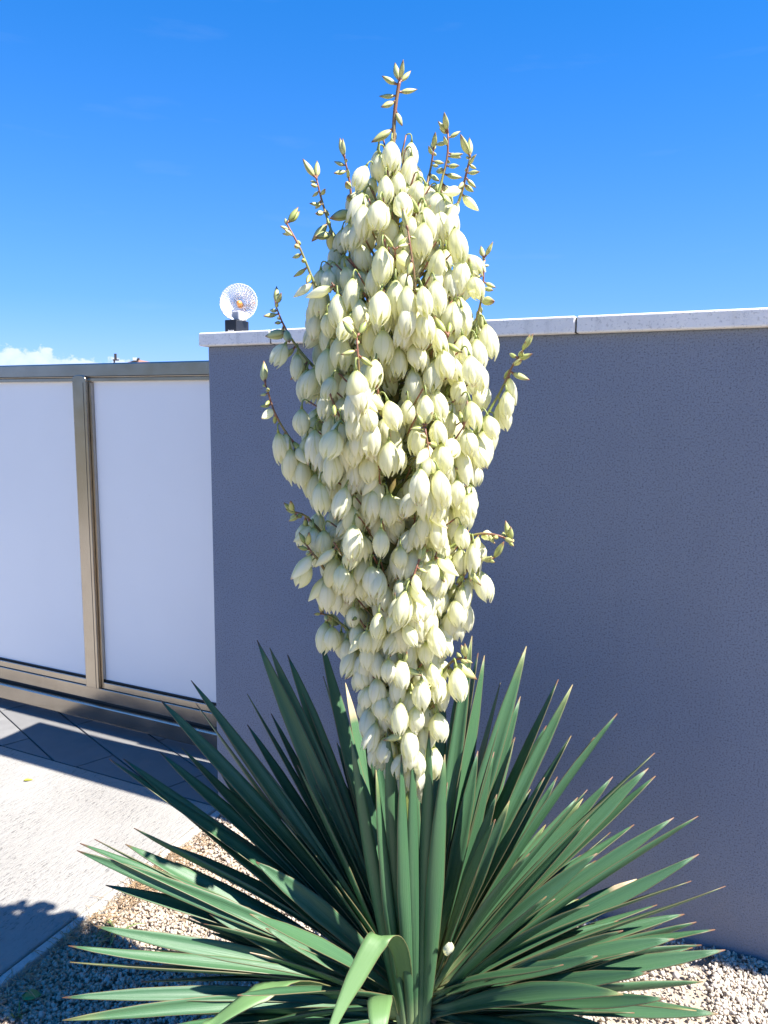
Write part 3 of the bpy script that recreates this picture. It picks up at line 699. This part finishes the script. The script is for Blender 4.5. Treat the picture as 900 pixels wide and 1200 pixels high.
# three leaves folded over
def folded(pts, w, n=22):
    P = [at_y(x, y, Y) for x, y, Y in pts]; path = smooth_path(P, n); ups = []
    for i in range(n):
        tan = (path[min(i + 1, n - 1)] - path[max(i - 1, 0)]).normalized()
        side = Vector((1, .1, 0)) if abs(tan.x) < .8 else Vector((0, 1, 0))
        u_ = side.cross(tan); ups.append(u_ if i == 0 or u_.dot(ups[-1]) > 0 else -u_)
    o = add_leaf(path, w, ups, mat=M_LEAF_OLD_LIT, cup=.12, base_w=.7); return o
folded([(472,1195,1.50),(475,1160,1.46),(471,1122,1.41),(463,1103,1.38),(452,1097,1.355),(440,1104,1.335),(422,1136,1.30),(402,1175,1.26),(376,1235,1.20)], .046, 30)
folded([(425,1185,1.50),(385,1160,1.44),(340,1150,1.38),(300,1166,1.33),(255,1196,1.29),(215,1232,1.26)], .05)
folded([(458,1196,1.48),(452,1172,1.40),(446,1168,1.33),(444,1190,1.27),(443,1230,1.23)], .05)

# ---- flowers
def flower_variant(seed, op):
    r = random.Random(seed); L = .056 * r.uniform(.90, 1.14); Rm = .0166 * r.uniform(.92, 1.08)
    V, F, UVs, mi = [], [], [], []
    # pedicel
    ped = smooth_path([(0, 0, 0), (.007, 0, .004), (.0125, 0, -.001), (.014, 0, -.014)], 6); v, f = tube(ped, [.0016] * 5 + [.0034], 5)
    V += v; UVs += [(0, .02 + .02 * (i // 5)) for i in range(len(v))]; F += f; mi += [1] * len(f)
    tt = [0, .06, .15, .28, .44, .6, .76, .9, 1.0]
    rr = np.array([.14, .36, .60, .84, .99, 1.0, .84 + op * .25, .52 + op * .62, .20 + op * 1.05])
    ww = np.array([62, 62, 61, 59, 55, 46, 33, 17, 1.5])
    crv = [r.uniform(-.10, .12) for _ in range(6)]
    for pnum in range(6):
        inner = pnum % 2; a0 = rad(60 * pnum) + r.uniform(-.08, .08); ts = 1 - .10 * inner; Lk = L * r.uniform(.95, 1.05); tipr = r.uniform(-.12, .16) * (1 + op)
        b0 = len(V); nc = 7
        for i, t in enumerate(tt):
            for c in range(nc):
                q = (c / (nc - 1) * 2 - 1)
                ang = a0 + rad(ww[i]) * (1.0 if not inner else .9) * q
                rad_ = Rm * (rr[i] + tipr * t ** 3) * ts * (1 + .09 * math.exp(-(q / .16) ** 2) * min(1, t * 4) + .05 * (1 - q * q) - crv[pnum] * abs(q) ** 4)
                z = -.014 - Lk * (t - .02 * q * q * t)
                V.append(Vector((.014 + rad_ * math.cos(ang), rad_ * math.sin(ang), z))); UVs.append((c / (nc - 1), t))
        for i in range(len(tt) - 1):
            for c in range(nc - 1):
                a = b0 + i * nc + c; F.append((a, a + nc, a + nc + 1, a + 1)); mi.append(0)
    return raw('flower', V, F, [M_PETAL, M_STEM], UVs, True, mi)
def bud_variant(seed, L=.036, Rm=.0062, cream=False):
    r = random.Random(seed); V, F, UVs = [], [], []; n, s = 9, 9
    prof = [.25, .62, .88, 1.0, .98, .85, .64, .38, .06]
    for i in range(n):
        t = i / (n - 1)
        for k in range(s):
            q = 2 * math.pi * k / s; w = Rm * prof[i] * (1 + .10 * math.cos(3 * q))
            V.append(Vector((w * math.cos(q) + .10 * L * t * t, w * math.sin(q), -L * t - .006))); UVs.append((k / s, t))
    for i in range(n - 1):
        for k in range(s): F.append((i * s + k, (i + 1) * s + k, (i + 1) * s + (k + 1) % s, i * s + (k + 1) % s))
    F.append(tuple((n - 1) * s + k for k in range(s))[::-1]); mi = [0] * len(F)
    v, f = tube([(0, 0, .002), (.0005, 0, -.003), (0, 0, -.008)], [.0014, .0018, .0026], 5); b = len(V); V += v; UVs += [(0, .9)] * len(v); F += [tuple(i + b for i in q) for q in f]; mi += [1] * len(f)
    return raw('bud', V, F, [M_PETAL if cream else M_BUD, M_STEM], UVs, True, mi)
FLO = [flower_variant(100 + i, op) for i, op in enumerate([0, .05, .1, 0, .12, .2, .28, .4, .03, .08, .55, -.04, .15])]
BUD = [bud_variant(i, L, w) for i, (L, w) in enumerate([(.030, .0055), (.036, .006), (.040, .0066), (.026, .005), (.034, .0052)])]
BIGBUD = [bud_variant(20 + i, L, w, True) for i, (L, w) in enumerate([(.05, .0095), (.056, .0115), (.047, .0085)])]

SY = CROWN.y
def zpx(y): return at_y(465, y, SY).z
stalk_px = [(488, 1150), (482, 1040), (474, 900), (463, 760), (458, 640), (460, 520), (463, 400), (465, 300), (461, 200), (462, 140), (466, 108), (468, 96)]
SP = [at_y(x, y, SY) for x, y in stalk_px]; SPATH = smooth_path(SP, 40)
def axis(z):
    for a, b in zip(SPATH[:-1], SPATH[1:]):
        if a.z <= z <= b.z: return a.lerp(b, (z - a.z) / (b.z - a.z))
    return SPATH[-1].copy() if z > SPATH[-1].z else SPATH[0].copy()
srad = [float(np.interp(p.z, [.2, .8, 1.3, 1.7, 2.0, 2.2], [.021, .019, .014, .009, .0045, .003])) for p in SPATH]
V, F = tube(SPATH, srad, 10); stalk = obj('flower_stalk', V, F, M_STEM, yucca, UV=tube_uv(40, 10), smooth=True, label='thick green and red stalk carrying the cream flowers')
ZK = [zpx(y) for y in (900, 880, 820, 760, 700, 650, 600, 520, 450, 350, 300, 250, 200, 150, 110)]
RK = [.075, .092, .108, .124, .148, .172, .190, .212, .202, .178, .146, .102, .058, .034, .02]
def rprof(z): return float(np.interp(z, ZK, RK))
heads, items = [], []                               # items: ('f'|'b'|'c', position, azimuth, tilt)
def try_flower(p, az_, tilt, mind=.0235):
    c = p + Vector((math.cos(az_) * .014, math.sin(az_) * .014, -.038))
    for h in heads:
        if (h - c).length < mind: return False
    ax = axis(c.z)
    if math.hypot(c.x - ax.x, c.y - ax.y) < .03: return False
    heads.append(c); items.append(('f', p, az_, tilt)); return True
def branch(path, r0, budfrom, every=.0125, tipbuds=True, flow=True):
    n = len(path); L = sum((path[i + 1] - path[i]).length for i in range(n - 1))
    V, F = tube(path, [r0 * (1 - .62 * i / (n - 1)) for i in range(n)], 6)
    obj('branch', V, F, M_STEM, stalk, UV=tube_uv(n, 6), smooth=True)
    k = 0; d = .22 * L
    while d < L:
        t = d / L; x = t * (n - 1); i = min(int(x), n - 2); p = path[i].lerp(path[i + 1], x - i); tan = (path[i + 1] - path[i]).normalized()
        h = Vector((tan.x, tan.y, 0)); base = math.atan2(h.y, h.x) if h.length > .05 else R_.uniform(0, 6.28)
        az_ = base + (1 if k % 2 else -1) * R_.uniform(.5, 1.7)
        if t < budfrom:
            if flow: try_flower(p, az_, R_.gauss(.12, .24))
            if R_.random() < .30: items.append(('c' if R_.random() < .45 else 'b', p, az_ + R_.uniform(1, 2), R_.uniform(0, 1.1)))
            d += every * R_.uniform(.85, 1.2)
        else:
            up = (t - budfrom) / (1 - budfrom + 1e-6)
            items.append(('c' if up < .25 and R_.random() < .6 else 'b', p, az_ + R_.uniform(-.5, .5), R_.uniform(.2, 1.3) + up * 1.1, 1.08 - .5 * up)); d += R_.uniform(.011, .021)
        k += 1
    if tipbuds:
        for j in range(2): items.append(('b', path[-1], R_.uniform(0, 6.28), R_.uniform(2.2, 2.9)))
MAN = [  # branches that stand out against the sky and wall: pixels, depth beside the stalk at the tip, where the buds begin
 ([(462,470),(405,405),(372,340),(352,292),(336,262)], -.05, .50), ([(462,420),(412,325),(390,275),(378,238),(371,210)], .05, .48),
 ([(463,380),(432,300),(414,245),(410,215),(404,186)], .0, .45), ([(464,360),(500,275),(516,218),(524,185),(525,156)], .03, .45),
 ([(464,380),(515,295),(538,235),(546,205),(551,184)], -.03, .48), ([(464,300),(490,250),(503,205),(508,176)], .08, .45),
 ([(463,520),(530,450),(553,392),(565,345),(567,303)], .02, .66), ([(461,600),(545,520),(583,465),(600,430),(613,411)], .0, .66),
 ([(459,660),(400,572),(352,528),(325,490),(311,450)], -.04, .76), ([(461,540),(390,455),(352,412),(333,382),(323,358)], .04, .66),
 ([(458,720),(400,655),(375,622),(357,604),(343,600)], -.03, .7), ([(459,700),(395,680),(372,655),(360,640)], -.08, .75),
 ([(459,690),(530,640),(560,626),(585,628),(600,636)], -.04, .5), ([(462,760),(520,715),(545,672),(560,656),(577,656)], -.05, .6),
 ([(463,800),(415,745),(390,724),(376,719)], .0, .75), ([(468,860),(510,800),(530,775),(546,772)], -.03, .7),
 ([(462,640),(430,560),(425,500),(421,440),(418,395)], -.20, .85), ([(462,560),(480,470),(488,400),(486,330),(478,270)], -.17, .85),
 ([(462,720),(490,640),(500,580),(503,540),(498,500)], -.20, .8), ([(466,820),(470,740),(480,690),(490,660)], -.13, .85)]
for px, dep, bf in MAN:
    n0 = len(px); P = []
    for i, (x, y) in enumerate(px):
        t = i / (n0 - 1)
        P.append(axis(zpx(y)) if i == 0 else at_y(x, y, SY + dep * min(1, t * 1.5)))
    branch(smooth_path(P, 16), .0042, bf)
z = zpx(905); zt = zpx(235); NB = 58
for k in range(NB):
    t = k / (NB - 1); z0 = z - .025 + (zt - z) * t ** 1.02; a = k * 2.39996 + R_.uniform(-.25, .25)
    rise = R_.uniform(.11, .20) * (1 - .45 * t); zt_ = z0 + rise; reach = max(.02, (rprof(zt_ - .02) - .028) * R_.uniform(.62, 1.12))
    A = axis(z0); B = axis(zt_)
    if t < .2: rise *= .75
    h = Vector((math.cos(a), math.sin(a), 0))
    P = [A, A + h * reach * .42 + Vector((0, 0, rise * .35)), A + h * reach * .80 + Vector((0, 0, rise * .68)), Vector((B.x, B.y, z0 + rise)) + h * reach]
    branch(smooth_path(P, 10), .0038, R_.uniform(.82, .95), tipbuds=R_.random() < .35)
# the leader above the last branch
z = zpx(235); k = 0
while z < zpx(148):
    if try_flower(axis(z), k * 2.2, R_.uniform(0, .3), .03): pass
    if k % 3 == 0: items.append(('b', axis(z), k * 1.7, R_.uniform(.3, 1.3)))
    z += .011; k += 1
for (y_, az_, tl) in ((150, 3.3, .9), (128, -.2, .35), (112, 3.0, 1.5), (108, .2, 1.7), (100, 3.3, 1.9), (97, .5, 2.3), (95, 2.2, 2.7), (118, 3.6, 1.0), (96, 5.0, 2.4)):
    items.append(('b', axis(zpx(y_)), az_, tl))
# fill bald spots of the outer shell seen from every side
z = zpx(890)
for k in range(1300):
    zz = R_.uniform(zpx(895), zpx(190)); a = R_.uniform(0, 2 * math.pi); rr_ = max(.03, (rprof(zz) - .03)) * R_.uniform(.5, .98); A = axis(zz)
    p = Vector((A.x + math.cos(a) * rr_, A.y + math.sin(a) * rr_, zz + .05))
    c0 = len(heads)
    if try_flower(p, a, R_.gauss(.1, .24), .0305):
        q = axis(max(zz - .02, SPATH[0].z)); pth = smooth_path([q, q.lerp(p, .55) + Vector((0, 0, -.012)), p], 6)
        V, F = tube(pth, [.0024, .0022, .002, .0018, .0017, .0016], 5); obj('branch', V, F, M_STEM, stalk, UV=tube_uv(6, 5), smooth=True)

def place(kind, p, az_, tilt, me, sc=None):
    M = Matrix.Translation(p) @ Matrix.Rotation(az_, 4, 'Z') @ Matrix.Rotation(-tilt, 4, 'Y') @ Matrix.Diagonal((1, 1, 1, 1))
    s = R_.uniform(.82, 1.16) * (sc or 1); return M @ Matrix.Scale(s, 4)
fl = [i for i in items if i[0] == 'f']; bd = [i for i in items if i[0] != 'f']
def near(i): return (i[1] - CAM).length + (.0 if i[1].y < SY + .03 else .06)
fl.sort(key=near); bd.sort(key=near)
print('FLOWERS', len(fl), 'BUDS', len(bd))
MI = MW[stalk].inverted()
def emit(lst, name, pick):
    rest = []
    for j, it in enumerate(lst):
        me = pick(it); M = MI @ place(it[0], it[1], it[2], it[3], me, it[4] if len(it) > 4 else None)
        if j < 295:
            o = bpy.data.objects.new(name, me); o.matrix_basis = M; link(o, stalk)
        else: rest.append((me, M))
    return rest
rest_f = emit(fl, 'flower', lambda it: R_.choice(FLO))
rest_b = emit(bd, 'bud', lambda it: R_.choice(BIGBUD) if it[0] == 'c' else R_.choice(BUD))
def join_rest(name, rest, mats):
    if not rest: return
    V, F, UVs, mi = [], [], [], []
    for me, M in rest:
        n = len(V); V += [M @ v.co for v in me.vertices]
        uvs = [None] * len(me.vertices)
        for lp, d in zip(me.loops, me.uv_layers[0].data): uvs[lp.vertex_index] = tuple(d.uv)
        UVs += uvs; F += [tuple(i + n for i in p.vertices) for p in me.polygons]; mi += [p.material_index for p in me.polygons]
    o = bpy.data.objects.new(name, raw(name, V, F, mats, UVs, True, mi)); link(o, stalk, kind='stuff')
join_rest('flower_mass', rest_f, [M_PETAL, M_STEM])
join_rest('bud_mass', rest_b, [M_BUD, M_STEM])

# a dropped petal caught between the leaves
pp = at_y(524, 1112, 1.42)
V = []
for i in range(6):
    t = i / 5; w = .011 * math.sin(math.pi * (.12 + .8 * t))
    for q in (-1, 0, 1): V.append(pp + Vector((.012 * q * w / .011, -.004 + .004 * abs(q), -.014 + .03 * t)) + Vector((.006 * t, 0, 0)))
F = [q for i in range(5) for q in ((3 * i, 3 * i + 1, 3 * i + 4, 3 * i + 3), (3 * i + 1, 3 * i + 2, 3 * i + 5, 3 * i + 4))]
o = obj('fallen_petal', V, F, M_PETAL, UV=[(j % 3 * .5, .3 + .1 * (j // 3)) for j in range(18)], smooth=True, label='cream petal caught between the sword leaves', cat='petal')
s_ = o.modifiers.new('thickness', 'SOLIDIFY'); s_.thickness = .0008
